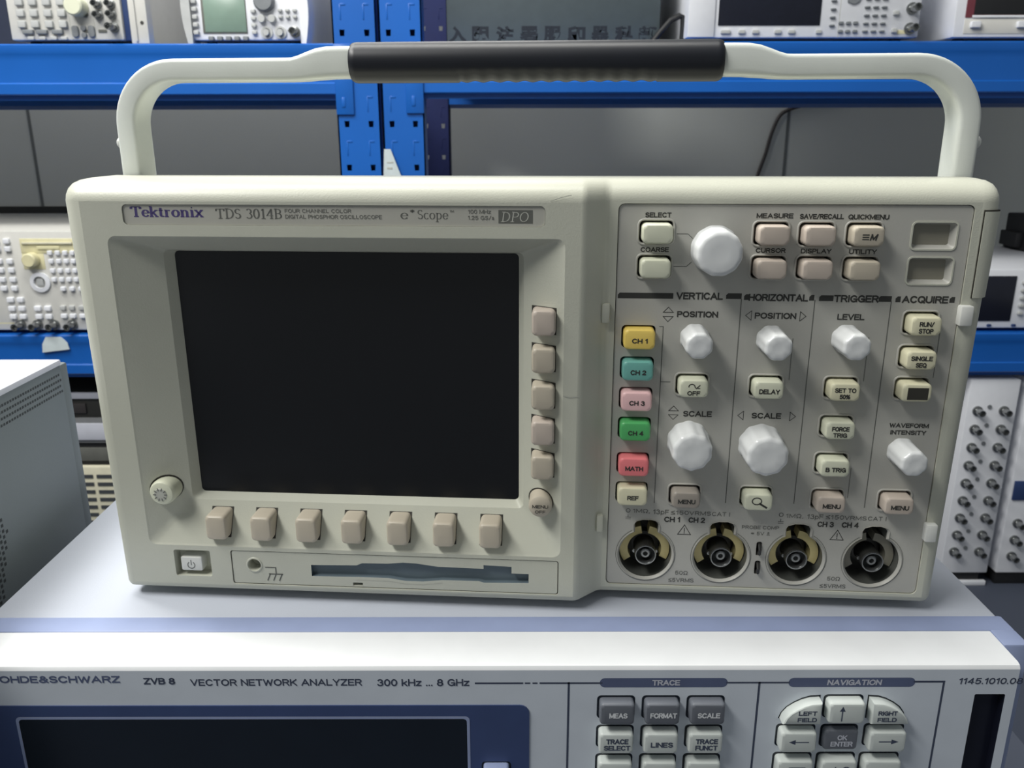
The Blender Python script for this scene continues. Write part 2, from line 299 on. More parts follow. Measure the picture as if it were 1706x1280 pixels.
# moulding crack lines and scuffs on the front
b.line([(200, 185.2), (204, 186.6), (208, 187.6)], .25, -.1, 'ink_light'); b.line([(206.4, 104.2), (209, 103.6), (212.4, 104)], .35, -.1, 'ink_light')
part(b, 'housing')
for x in (40, 335):
    for y in (52, 128): b = MB(); b.lathe_z(x, y, [(8, 0), (8.5, 1), (8.5, 5), (8.5, 9)], 'rubber'); part(b, 'foot', 'dark rubber foot')
b = MB(); b.plate(F2, [], 14.4, 'screen'); b.plate(F2, [], 15.5, 'screen'); b.wall(F2, 14.4, 15.5, 'screen'); part(b, 'screen', 'black glass screen')
# nameplate
b = MB(); npi = rrect(23.1, 197.7, 175, 183.2, 1.9); b.plate(npi, [], .6, 'plate'); b.wall(npi, .6, 1.6, 'plate'); b.plate(npi, [], 1.6, 'plate')
y = .6
serif(b, 'Tektronix', 26.6, 57.4, 178.3, 4.0, y, 'violet', .2, .08)
serif(b, 'TDS 3014B', 62.6, 90.6, 177.7, 3.9, y, 'ink_soft', .15, .06)
b.text('FOUR CHANNEL COLOR', 105.3, 180.9, 27.5, 1.5, y, 'ink_soft', .004); b.text('DIGITAL PHOSPHOR OSCILLOSCOPE', 111.6, 178.6, 40, 1.6, y, 'ink_soft', .01)
serif(b, 'e', 139.2, 142.6, 177.9, 3.6, y, 'ink_soft', .13, .05); serif(b, '*', 143, 145.6, 178.2, 3.6, y, 'ink_soft', .1, .08); serif(b, 'Scope', 146.2, 158.8, 177.9, 3.6, y, 'ink_soft', .13, .05)
b.text('TM', 160.2, 181, 1.6, .8, y, 'ink_soft')
b.text('100 MHz', 171.4, 180.9, 9.2, 1.6, y, 'ink_soft', .01); b.text('1.25 GS/s', 172, 178.5, 10.6, 1.6, y, 'ink_soft', .01)
b.poly([(179, 176.3), (192.8, 176.3), (192.8, 181.6), (179, 181.6)], y, 'ink_soft'); serif(b, 'DPO', 180, 191.2, 177, 3.8, y-.05, 'ink_light', .1, .06, .15)
part(b, 'nameplate', 'recessed grey nameplate strip printed with maker and type')
# bezel keys
def keys_gap(mb, cx, cz, w, h, pts):                                        # thin dark clearance around a key, on a sloped surface
    mb.add(pts, [[0, 1, 2, 3]], 'gap')
def slope_b(z): return 10-(z-28.6)/(46.8-28.6)*9.5 if False else .5+(z-28.6)/(46.8-28.6)*9.5
for i in range(7):
    cx = 48.4+21.0*i; b = MB(); b.pad(cx, 38, 9.8, 12, -2.2, 9, 2, 1.6, 'beige')
    z0, z1 = 38-6.3, 38+6.2; b.add([(cx-5.2, slope_b(z0)-.12, z0), (cx+5.2, slope_b(z0)-.12, z0), (cx+5.2, slope_b(z1)-.12, z1), (cx-5.2, slope_b(z1)-.12, z1)], [[0, 1, 2, 3]], 'gap')
    part(b, 'menu_button')
def slope_r(x): return .5+(205.2-x)/(205.2-188.8)*9.5
for cz in (135.9, 119.8, 103.6, 87.5, 71.5):
    cx = 197.6; b = MB(); b.pad(cx, cz, 9.9, 11, -2, 9, 2, 1.6, 'rose_beige' if cz in (135.9, 87.5) else 'beige')
    x0, x1 = cx-5.3, cx+5.2; b.add([(x0, slope_r(x0)-.12, cz-5.7), (x1, slope_r(x1)-.12, cz-5.7), (x1, slope_r(x1)-.12, cz+5.8), (x0, slope_r(x0)-.12, cz+5.8)], [[0, 1, 2, 3]], 'gap')
    part(b, 'menu_button')
b = MB(); b.lathe(196.9, 53.4, [(5.2, 9), (5.2, -.8), (4.9, -1.8), (4, -2.4), (2, -2.6)], 'beige', 28)
b.add([(196.9+5.7*math.cos(t*PI/12), slope_r(196.9+5.7*math.cos(t*PI/12))-.12, 53.6+5.7*math.sin(t*PI/12)) for t in range(24)], [list(range(24))], 'gap')
b.text('MENU', 196.9, 53.8, 7, 1.6, -2.65, 'ink'); b.text('OFF', 196.9, 51.3, 4.6, 1.5, -2.65, 'ink'); part(b, 'menu_off_button', 'round MENU OFF button')
b = MB(); b.lathe(24.2, 54, [(6, 12), (6, 1.5), (5.8, .2), (5.2, -.7), (4.2, -1)], 'mint_cream', 28)
b.add([(24.2+6.5*math.cos(t*PI/12), .5+(24.2+6.5*math.cos(t*PI/12)-15.8)/(33.5-15.8)*9.5-.12, 54.4+6.5*math.sin(t*PI/12)) for t in range(24)], [list(range(24))], 'gap')
b.lathe(23.9, 53.6, [(3, -1), (2.8, -1.25)], 'ink_light', 20)
for k in range(10): a = k*PI/5; b.line([(23.9+2.1*math.cos(a), 53.6+2.1*math.sin(a)), (23.9+3.1*math.cos(a), 53.6+3.1*math.sin(a))], .45, -1.3, 'ink_soft')
part(b, 'brightness_button', 'round cream button on the left slope of the bezel')
# power switch
b = MB(); b.pad(33.6, 17.8, 10.2, 7.2, .8, 6, .9, .6, 'white_clip'); b.line(arcp(33.4, 17.2, 1.7, 1.7, 130, 410, 14), .4, .78, 'ink_soft'); b.line([(33.4, 17.4), (33.4, 19.6)], .4, .78, 'ink_soft')
part(b, 'power_button', 'small white power button in its recess')
# floppy drive front
SL = [(90.9, 19.6), (112.4, 20.2), (115, 21.4), (127, 21.6), (134, 22.4), (140, 22.2), (150, 20.9), (171.2, 20.6), (171.2, 22.5), (184, 22.1), (184, 18.7), (191.8, 18.7), (191.8, 14.1), (171.4, 13.5), (169, 14.2), (152, 14.1), (143, 13), (135, 13), (127, 14.2), (112.4, 14.2), (90.9, 13.8)]
EJ = [(110.2, 9.6), (114.8, 9.6), (114.8, 11.2), (110.2, 11.2)]; JK = circ(64, 18.7, 3, 24)
b = MB(); fdi = rrect(53.6, 204.9, 9.1, 25.6, 1); b.plate(fdi, [SL, EJ, JK], .35, 'cream'); b.wall(fdi, .35, 1.5, 'cream')
b.wall(SL, .35, 3, 'slot'); b.plate(SL, [], 3, 'slot'); b.wall(EJ, .35, 3, 'cream'); b.plate(EJ, [], 3, 'slot')
b.lathe(64, 18.7, [(4, .4), (3.7, .0), (3.2, -.1), (3, .35), (3, 6), (.1, 6)], 'cream', 24)
for p in ([(69.3, 17.6), (74, 17.6), (74, 14.2)], [(70.8, 14.2), (77, 14.2)], [(71.2, 14.2), (69.8, 11)], [(74, 14.2), (72.6, 11)], [(76.8, 14.2), (75.4, 11)]): b.line(p, .55, .3, 'ink_soft')
b.line([(112, 12.6), (127, 12.6), (135, 11.4), (143, 11.4), (152, 12.6)], .2, .33, 'ink_light')
part(b, 'floppy_drive', 'floppy drive front with dark slot')
# ---- right control panel
PF = 11.2
KC = {'std': (12.4, 8.0), 'ch': (13.2, 8.8)}
BT = [ # x, z, kind, material, legend lines, name
 (243.1, 172, 'std', 'mint_cream', [], 'select_button'), (242.9, 157.8, 'std', 'mint_cream', [], 'select_button'),
 (289.4, 171.6, 'std', 'rose_beige', [], 'function_button'), (307.4, 171.5, 'std', 'rose_beige', [], 'function_button'), (326.2, 171.5, 'std', 'beige', ['=M'], 'function_button'),
 (289.4, 157.9, 'std', 'rose_beige', [], 'function_button'), (307.6, 157.9, 'std', 'rose_beige', [], 'function_button'), (326.2, 157.8, 'std', 'beige', [], 'function_button'),
 (237.7, 127.8, 'ch', 'yellow', ['CH 1'], 'channel_button'), (237.6, 114, 'ch', 'teal', ['CH 2'], 'channel_button'), (237.6, 100.3, 'ch', 'pink', ['CH 3'], 'channel_button'),
 (237.6, 86.6, 'ch', 'green', ['CH 4'], 'channel_button'), (237.6, 70, 'ch', 'coral', ['MATH'], 'channel_button'), (237.6, 55.9, 'ch', 'ivory', ['REF'], 'channel_button'),
 (261.4, 107, 'std', 'mint_cream', ['~', 'OFF'], 'off_button'), (292.7, 106.9, 'std', 'mint_cream', ['DELAY'], 'delay_button'), (324.1, 106.7, 'std', 'ivory', ['SET TO', '50%'], 'trigger_button'),
 (324.0, 89.5, 'std', 'mint_cream', ['FORCE', 'TRIG'], 'trigger_button'), (323.7, 72.2, 'std', 'mint_cream', ['B TRIG'], 'trigger_button'),
 (261.2, 55.3, 'std', 'mauve', ['MENU'], 'section_menu_button'), (292.6, 55.3, 'std', 'mint_cream', ['@'], 'zoom_button'), (323.8, 55.0, 'std', 'rose_beige', ['MENU'], 'section_menu_button'), (352.8, 55.2, 'std', 'rose_beige', ['MENU'], 'section_menu_button'),
 (353.2, 135.4, 'std', 'ivory', ['RUN/', 'STOP'], 'acquire_button'), (353.2, 121, 'std', 'ivory', ['SINGLE', 'SEQ'], 'acquire_button'), (353.2, 107, 'std', 'ivory', ['#'], 'acquire_button')]
LBL = {'yellow': 'yellow CH 1 button', 'teal': 'teal CH 2 button', 'pink': 'pink CH 3 button', 'green': 'green CH 4 button', 'coral': 'coral MATH button'}
pi_ = rrect(227.6, 367.7, 9.6, 183.3, 2.3)
holes = []; hwall = []
for x, z, k, m, lg, nm in BT:
    w, h = KC[k]; q = rrect(x-w/2-.7, x+w/2+.5, z-h/2-.4, z+h/2+.7, 1.8); holes.append(q); hwall.append((q, 16))
SLT = [rrect(345.2, 362.3, 166, 176.5, 1.6), rrect(345.2, 362.6, 151.8, 162.4, 1.6)]; holes += SLT
BX = [245.1, 279.3, 313.1, 346.8]
def keyhole(cx, cz=25, e=0):
    P = circ(cx, cz, 12+e, 36, 64.5, -244.5+0.001)                             # big circle clockwise past the notch
    return P + [(cx-5.2-e*.7, cz+10.83+e*.6), (cx-5.3-e*.8, cz+14.8), (cx-4.4-e*.7, cz+16.2+e*.4), (cx-2, cz+16.9+e*.7), (cx+2, cz+16.9+e*.7), (cx+4.4+e*.7, cz+16.2+e*.4), (cx+5.3+e*.8, cz+14.8), (cx+5.2+e*.7, cz+10.83+e*.6)]
KH = [keyhole(x, e=.9) for x in BX]; KI = [keyhole(x) for x in BX]; holes += KH
PCH = [rrect(294.9, 297.5, 26, 33, 1), rrect(294.9, 297.5, 16.5, 23.5, 1)]; holes += PCH
b = MB(); b.plate(pi_, holes, PF, 'panel'); b.wall(pi_, PF, PF+1.2, 'panel')
for q, yb in hwall: b.wall(q, PF, yb, 'panel'); b.plate(q, [], yb, 'gap')
for q in SLT:
    xs = [p[0] for p in q]; zs = [p[1] for p in q]; r2 = rrect(min(xs)+1.3, max(xs)-1.7, min(zs)+1.4, max(zs)-.9, .8)
    b.wall(q, PF, PF+2.6, 'panel', r2); b.plate(r2, [], PF+2.6, 'smoke')
    rim = rrect(min(xs)-.6, max(xs)+.6, min(zs)-.6, max(zs)+.6, 2.1); b.wall(rim, PF, PF-.35, 'cream'); b.plate(rim, [q], PF-.35, 'cream'); b.wall(q, PF-.35, PF, 'cream')
for q in PCH: b.wall(q, PF, 16, 'panel'); b.plate(q, [], 16, 'gap')
for q, q2 in zip(KH, KI):
    b.wall(q, PF-.5, PF+.9, 'panel', q2); b.wall(q2, PF+.9, 26, 'bore'); b.plate(q2, [], 26, 'dark_metal'); b.wall(q, PF, PF-.5, 'panel')
for x in BX:                                                                # raised collar around each connector opening
    b.line(arcp(x, 25, 13.6, 13.6, 60, -240, 40), .22, PF, 'ink_soft')
for x, z, k, m, lg, nm in BT:                                               # raised rim around each key
    if nm == 'channel_button': continue
    w, h = KC[k]; R_ = lambda e, r: rrect(x-w/2-.7-e, x+w/2+.5+e, z-h/2-.4-e, z+h/2+.7+e, r)
    b.loft([[(a, yy, c) for a, c in R_(e, r)] for e, r, yy in ((.95, 2.65, PF), (.85, 2.55, PF-.4), (.55, 2.3, PF-.62), (.2, 1.9, PF-.5), (0, 1.8, PF))], 'panel', False, False)
y = PF
for s, x, z, w, h in [('SELECT', 243.6, 179, 10.6, 2), ('COARSE', 242.8, 164.9, 11.6, 2), ('MEASURE', 290.3, 178.9, 14.6, 2), ('SAVE/RECALL', 308.9, 178.7, 17.4, 2), ('QUICKMENU', 327.3, 178.6, 16, 2),
    ('CURSOR', 289.8, 164.9, 12, 1.9), ('DISPLAY', 308, 164.8, 12.2, 1.9), ('UTILITY', 326.6, 164.7, 11, 1.9),
    ('VERTICAL', 262.3, 145.7, 19.2, 3), ('HORIZONTAL', 294.6, 145.4, 24.2, 3), ('TRIGGER', 326.2, 145.3, 18, 3), ('ACQUIRE', 353.8, 145.3, 18.4, 3),
    ('POSITION', 261.9, 137.9, 17, 2.6), ('POSITION', 294.1, 137.7, 17, 2.6), ('LEVEL', 324.9, 137.6, 11, 2.5), ('SCALE', 264.6, 93.7, 12.4, 2.6), ('SCALE', 294.1, 93.5, 12.6, 2.6),
    ('WAVEFORM', 354.6, 90.4, 16.4, 2), ('INTENSITY', 354.6, 87.2, 15, 2), ('CH 1', 256.4, 42.9, 7.2, 2.6), ('CH 2', 267.4, 42.9, 7.4, 2.6), ('CH 3', 324.5, 42.7, 7.2, 2.6), ('CH 4', 335.3, 42.7, 7.4, 2.6)]:
    b.text(s, x, z, w, h, y, 'ink', .02)
for s, x, z, w, h in [('1M\u03a9,', 242.4, 46.7, 7.6, 2), ('13pF', 251.2, 46.5, 7, 2.3), ('\u2264150', 259.6, 46.4, 8, 2), ('VRMS', 268.7, 46.3, 9.6, 2), ('CAT I', 278, 46.2, 8, 2),
    ('1M\u03a9,', 310.6, 46.4, 7.6, 2), ('13pF', 319.6, 46.3, 7, 2.3), ('\u2264150', 328.2, 46.3, 8, 2), ('VRMS', 337.2, 46.2, 9.6, 2), ('CAT I', 346.6, 46.2, 8, 2),
    ('PROBE COMP', 296, 40.2, 16.5, 1.7), ('\u2248 5V \u238d', 296.2, 37.2, 8.4, 1.7), ('50\u03a9', 262, 16, 5.8, 2), ('\u22645VRMS', 262, 12.2, 11.6, 2), ('50\u03a9', 330.8, 15.6, 5.8, 2), ('\u22645VRMS', 330.8, 11.8, 11.6, 2)]:
    b.text(s, x, z, w, h, y, 'ink_soft', .008)
for x in (236.4, 304.6):
    b.line(arcp(x, 46.8, .9, .9, 0, 360, 12), .3, y, 'ink_soft'); b.line([(x-1, 43.4), (x+1.2, 43.4)], .3, y, 'ink_soft'); b.line([(x-1, 42.6), (x+1.2, 42.6)], .25, y, 'ink_soft'); b.line([(x, 44.6), (x, 43.4)], .3, y, 'ink_soft')
for x, z in ((262.1, 37.6), (330.1, 37.2)):
    b.line([(x-2.9, z-2), (x+2.9, z-2), (x, z+2.8), (x-2.9, z-2)], .32, y, 'ink'); b.line([(x, z+1.1), (x, z-.5)], .36, y, 'ink'); b.line([(x, z-1.3), (x, z-1.1)], .36, y, 'ink')
for x0, x1, z in ((228.3, 251.4, 145.6), (273.2, 279.6, 145.8), (280.6, 282.6, 145.5), (307.2, 309.2, 145.5), (311.2, 317, 145.4), (335.2, 340.4, 145.4), (342, 344, 145.3), (363.5, 365.6, 145.3)):
    b.poly([(x0, z-1.2), (x1, z-1.2), (x1, z+1.2), (x0+.8, z+1.2), (x0, z+.4)], y, 'ink')
for x, z0, z1 in ((279.6, 144.5, 52), (309.6, 144.5, 52.5), (340.4, 144.4, 51.5)): b.line([(x, z0), (x, z1)], .38, y, 'ink_soft')
b.line([(246.4, 132.4), (247.9, 132.4), (247.9, 51)], .35, y, 'ink_soft'); b.line([(247.9, 108), (252, 108)], .3, y, 'ink_soft')
b.line([(251.6, 171.4), (256, 171.4), (258, 169.6)], .28, y, 'ink_soft'); b.line([(251, 158), (256, 158), (258, 159.8)], .28, y, 'ink_soft')
for x, z0, z1 in ((302.2, 128, 110), (333.2, 129, 110), (332.6, 70, 56), (361.6, 134, 112)): b.line([(x, z0), (x, z1)], .28, y, 'ink_soft')
def tri(x, z, dx, dz):
    if dx: b.line([(x-dx, z-2), (x-dx, z+2), (x+dx, z), (x-dx, z-2)], .26, y, 'ink')
    else: b.line([(x-2.1, z-dz), (x+2.1, z-dz), (x, z+dz), (x-2.1, z-dz)], .26, y, 'ink')
for x, z in ((249.7, 137.7), (254.2, 94)): tri(x, z+2, 0, 1.1); tri(x, z-2, 0, -1.1)
for x, z, d in ((283, 137.7, -1.2), (305.4, 137.6, 1.2), (283.1, 93.4, -1.2), (305.3, 93.4, 1.2)): tri(x, z, d, 0)
part(b, 'control_panel', 'grey control panel printed with dark lettering')
for x, z, k, m, lg, nm in BT:
    w, h = KC[k]; yf = 4.6 if k == 'std' else 5.6
    b = MB(); b.pad(x, z, w, h, yf, 16, 2.1, 1.4, m); y = yf
    if lg == ['=M']:
        for dz in (-.9, 0, .9): b.line([(x-2.4, z+dz-.2), (x-.2, z+dz-.2)], .45, y, 'ink')
        b.text('M', x+1.6, z-.2, 2.6, 2.6, y, 'ink', .03, .25)
    elif lg == ['@']: b.line(arcp(x-.8, z+.7, 2, 1.6, 0, 360, 18), .45, y, 'ink'); b.line([(x+.6, z-.5), (x+3.4, z-2.2)], .9, y, 'ink')
    elif lg == ['#']: b.poly([(x-3.8, z-2.9), (x+4.6, z-2.9), (x+4.6, z+2.3), (x-3.8, z+2.3)], y, 'gap')
    elif lg == ['~', 'OFF']:
        b.line(arcp(x-.9, z+.9, 1.3, 1.2, 180, 0, 8), .4, y, 'ink'); b.line([(x+.4, z+.9), (x+1, z+.2), (x+2.4, z+1.6)], .4, y, 'ink'); b.line([(x+1.6, z+.3), (x+2.4, z+.3)], .4, y, 'ink'); b.text('OFF', x, z-1.9, 5.4, 1.9, y, 'ink', .02)
    elif len(lg) == 2: b.text(lg[0], x, z+.9, 1.45*len(lg[0]), 2, y, 'ink', .02); b.text(lg[1], x, z-1.9, 1.45*len(lg[1]), 2, y, 'ink', .02)
    elif lg: b.text(lg[0], x+.2, z-.5, {'DELAY': 8.6, 'B TRIG': 8.6, 'MENU': 7.6, 'MATH': 7.8, 'REF': 5}.get(lg[0], 6.6), 2.1, y, 'ink', .02)
    part(b, nm, LBL.get(m) if k == 'ch' else ('%s button' % ' '.join(lg) if lg and lg[0][0].isalpha() else None))
def knob(x, z, r, yf, name='knob', fl=9, fd=.045):
    b = MB(); b.lathe(x, z, [(r*1.05, PF+.3), (r*1.06, PF-1.2), (r*1.0, PF-1.8), (r*.99, yf+2.2), (r*.955, yf+1.1), (r*.88, yf+.35), (r*.74, yf), (r*.35, yf+.25)], 'knob', 72, (fl, r*fd, r*.8), True)
    part(b, name, ang=50)
knob(267.2, 165.2, 9.4, -3, 'select_knob', 12, .018)
for x, z, r in ((261.2, 81.3, 8.8), (292.6, 80.2, 9.2)): knob(x, z, r, -4.5, 'scale_knob', 10)
for x, z, nm in ((261.2, 127.8, 'position_knob'), (293, 127.6, 'position_knob'), (323.9, 128.3, 'level_knob'), (352.8, 78.6, 'intensity_knob')): knob(x, z, 5.9, -4.5, nm, 8, .05)
for k, x in enumerate(BX):                                                  # input connectors
    z = 25; b = MB(); b.lathe(x, z, [(6.4, 25.9), (6.4, 22), (4.9, 21.6), (4.9, 10.8), (4.7, 10.2)], 'dark_metal', 32, cap1=False); b.lathe(x, z, [(4.95, 10.9), (4.75, 10.1), (4.3, 10.1), (4.05, 10.6), (4.05, 14), (4.05, 20), (.2, 20)], 'steel', 32)
    for s in (-1, 1): b.lathe(x+s*4.9, z, [(.01, 14), (.9, 14), (.9, 15.8), (.01, 15.8)], 'steel', 10)
    bn = part(b, 'bnc_connector', 'metal input socket of channel %d' % (k+1))
    b = MB(); b.lathe(x, z, [(2.3, 20), (2.3, 12), (1.9, 11.6), (1.1, 11.6), (1.0, 15), (.1, 15)], 'steel' if k < 3 else 'steel', 20); part(b, 'pin', None, bn)
    m = 'gold' if k < 3 else 'smoke'; b = MB()
    for a0, a1 in ((100, 216), (-28, 80)):
        o_ = arcp(x, z, 11.5, 11.5, a0, a1, 16); i_ = arcp(x, z, 7.8, 7.8, a0, a1, 16)
        b.loft([[(p[0], yy, p[1]) for p in (o_ if wh else i_)] for wh, yy in ((0, 24), (0, 17), (1, 17), (1, 24))], m, False, False, False)
        for kk in (0, -1): b.add([(i_[kk][0], 24, i_[kk][1]), (i_[kk][0], 17, i_[kk][1]), (o_[kk][0], 17, o_[kk][1]), (o_[kk][0], 24, o_[kk][1])], [[0, 1, 2, 3]], m)
    part(b, 'contact_ring', 'gold contact ring' if k < 3 else 'grey contact ring', bn)
for z in (29.5, 20): 
    b = MB(); b.tube([(296.2, 15, z+2.6), (296.2, 10.4, z+2.2), (296.2, 9.2, z+.4), (296.2, 9.6, z-1.8), (296.2, 15, z-2.6)], 'dark_metal', .75, n=10); part(b, 'probe_contact', 'dark metal probe compensation loop')
for x, z, w, m in ((223.4, 138.4, 3.4, 'cream'), (369.8, 139.2, 5.2, 'white_clip'), (223.6, 41.2, 3, 'cream'), (369.4, 41.2, 5, 'white_clip')):
    b = MB(); b.box(x-w/2, x+w/2, 7.6, 14, z-4.2, z+4.2, m, .7); part(b, 'faceplate_clip')
b = MB()
dp = [(371.8, 9.9, 0), (372.6, 10, .45), (374.4, 10.9, .8), (375.6, 12.6, 1), (376, 15.5, 1), (376, 39, 1), (371.8, 39, 0)]
b.loft([[(x+w*(3.2*(z-20)/168), y, z) for x, y, w in dp] for z in (146.4, 181)], 'cream')
b.loft([[(x+w*(3.2*(z-20)/168)-.12, y+.1, z) for x, y, w in dp] for z in (181, 181.6)], 'gap'); b.box(371.35, 371.8, 10.2, 14, 146.2, 181.6, 'gap')
part(b, 'side_door', 'narrow door on the upper right edge')
# ---- carrying handle
hx = 191.0
def hpath():
    P = [(7.4, 116), (7.4, 150), (7.4, 180), (7.4, 212.6)]
    P += [(7.4+24+24*math.cos(math.radians(a)), 213.9+24*math.sin(math.radians(a))) for a in range(174, 89, -7)]
    P += [(55, 237.9), (82, 237.9), (85.5, 238), (89, 238.5), (93, 239.4), (97, 240.2), (101, 240.7), (106, 240.8), (111, 240.8), (125, 240.8)]
    return P
L = hpath(); R = [(2*hx-x, z) for x, z in L][::-1]; path = [(x, 47, z) for x, z in L+R]
def hsec(k):
    q = []; e_ = min(path[k][0], 2*hx-path[k][0]); th = 4.9+1.7*min(1, max(0, (e_-85)/13))**1.2
    for j in range(28):
        a = 2*PI*j/28; ca, sa = math.cos(a), math.sin(a); e = .36
        q.append((th*math.copysign(abs(ca)**e, ca), 2.2+8.2*math.copysign(abs(sa)**e, sa)))
    return q
b = MB(); b.tube(path, 'cream_handle', sec=hsec); hd = part(b, 'carrying_handle', 'pale raised carrying handle', ang=50)
b = MB(); loops = []
xs = [111, 111.3, 112, 113.5] + [114+i*1.0 for i in range(157)] + [270.5, 270.8, 271]
for x in xs:
    e = min(x-111, 271-x); k = 1-.12*max(0, 1-e/2.2)**2
    l = []
    for j in range(24):
        a = 2*PI*j/24; dz = 8.5*k*math.sin(a)
        if math.sin(a) < -.6 and 158 < x < 244: dz += .7*(.5+.5*math.cos((x-158)/7.2*2*PI))*k
        l.append((x, 47+8.6*k*math.cos(a), 240.6+dz))
    loops.append(l)
b.loft(loops, 'grip'); part(b, 'grip', 'black rubber grip with finger ridges', hd, 50)
for sx in (-1, 1):
    b = MB(); x = hx+sx*188.6; b.lathe_z(0, 0, [(2.2, -1.2), (2.6, 0), (2.6, 1.4), (1.8, 2.2)], 'white_clip', 16)
    b.v = [(x+sx*q[2], 47+q[0], 207+q[1]) for q in b.v]; part(b, 'handle_peg', None, hd)
    b = MB(); b.lathe_z(0, 0, [(7, -7), (7, 0), (6, 1)], 'cream_handle', 24); xx = 14 if sx < 0 else 361
    b.v = [(xx+q[2]*(-sx) if False else (16+q[2]*.35 if sx < 0 else 361-q[2]*.8), 50+q[0], 122+q[1]) for q in b.v]; part(b, 'handle_pivot', None, hd)

# ------------------------------------------------------------------ network analyzer under the oscilloscope
VO = (175, 150, -288)
va = thing('network_analyzer', 'wide grey network analyzer with white front edge, under the oscilloscope', 'analyzer', VO)
def vp(mb, name, label=None, parent=None):
    o = mb.build(name, parent or va, VO)
    if label: o['label'] = label
    return o
b = MB(); b.box(-55, 404.5, -19, 395, -283, 0, 'vna_cover', 1.2)
b.add([(6+28*0, 28, .06), (9, 28.6, .06), (9.6, 29.8, .06), (7, 29.4, .06)], [[0, 1, 2, 3]], 'ink_soft'); vp(b, 'cover')
for x in (-30, 380):
    for y in (0, 370): b = MB(); b.lathe_z(x, y, [(10, -288), (11, -287), (11, -282)], 'rubber'); vp(b, 'foot')
b = MB(); b.box(-56.5, 406, -31, -19, -280, .6, 'vna_frame', 1); b.box(394.8, 406, -42, -30, -280, .6, 'vna_frame', 1); b.box(-56.5, -45.3, -42, -30, -280, .6, 'vna_frame', 1)
vp(b, 'frame', 'blue grey rim around the front bezel')
VF = -55
b = MB(); Lb = lambda y, z0, z1: [(-45, y, z0), (394.6, y, z0), (394.6, y, z1), (-45, y, z1)]
b.loft([Lb(-31, -278, .2), Lb(-52.6, -278, -.2), Lb(-54.2, -277.2, -.8), Lb(VF+.2, -276.6, -1.8), Lb(VF, -276, -2.4)], 'vna_bezel', True, False)
b.plate([(-45, -276), (394.6, -276), (394.6, -2.4), (-45, -2.4)], [rrect(377.6, 390.4, -120, -14.4, .6)], VF, 'vna_face')
sl = rrect(377.6, 390.4, -120, -14.4, .6); b.wall(sl, VF, VF+4, 'instr_screen'); b.plate(sl, [], VF+4, 'instr_screen')
y = VF
b.text('ROHDE&SCHWARZ', -6.5, -6.4, 54, 3.4, y, 'vna_tab', .03); b.text('ZVB 8', 36.8, -7.3, 13, 3.2, y, 'vna_ink', .02)
b.text('VECTOR NETWORK ANALYZER', 85.4, -8, 71.4, 3.2, y, 'vna_ink', .015); b.text('300 kHz ... 8 GHz', 146.7, -8.2, 38.4, 3.4, y, 'vna_ink', .015)
b.line([(168.6, -8.6), (188, -8.6)], .8, y, 'vna_ink'); b.line([(189.4, -8.6), (191, -8.6)], .7, y, 'vna_ink'); b.line([(192.6, -8.6), (194, -8.6)], .7, y, 'vna_ink'); b.line([(195.6, -8.6), (221, -8.6)], .8, y, 'vna_ink')
def tab(x0, x1, s, w, sl=0): b.poly(rrect(x0, x1, -10.7, -6.2, 2.2, 5), y, 'vna_tab'); b.text(s, (x0+x1)/2+1, -8.4, w, 2.7, y-.06, 'case_top', .02, sl)
tab(220.3, 273.6, 'TRACE', 11.6); tab(299, 351.8, 'NAVIGATION', 22.6, .1)
b.line([(273.4, -8.5), (299.2, -8.5)], .8, y, 'vna_ink'); b.line([(351.6, -8.2), (363.8, -8.2), (363.8, -60)], .9, y, 'vna_ink'); b.line([(207.4, -8.6), (207.4, -60)], .9, y, 'vna_ink'); b.line([(286.9, -8.6), (286.9, -60)], .9, y, 'vna_ink')
b.text('1145.1010.08', 383.2, -7.9, 26.6, 3, y, 'vna_ink', .015, .1)
vp(b, 'front_bezel', 'white topped grey front with printed lettering')
b = MB(); sr = rrect(-40, 191, -140, -19.2, 4); so = rrect(-26, 165.8, -132, -24.6, 2); so2 = rrect(-24.8, 164.6, -131, -25.8, 1.6)
b.plate(sr, [so], VF-.5, 'vna_navy'); b.wall(sr, VF-.5, VF, 'vna_navy'); b.wall(so, VF-.5, VF-.4, 'case_top', so2)
b.plate(so, [so2], VF-.6, 'vna_frame'); b.plate(so2, [], VF-.45, 'vna_screen'); vp(b, 'screen', 'dark screen in a navy surround')
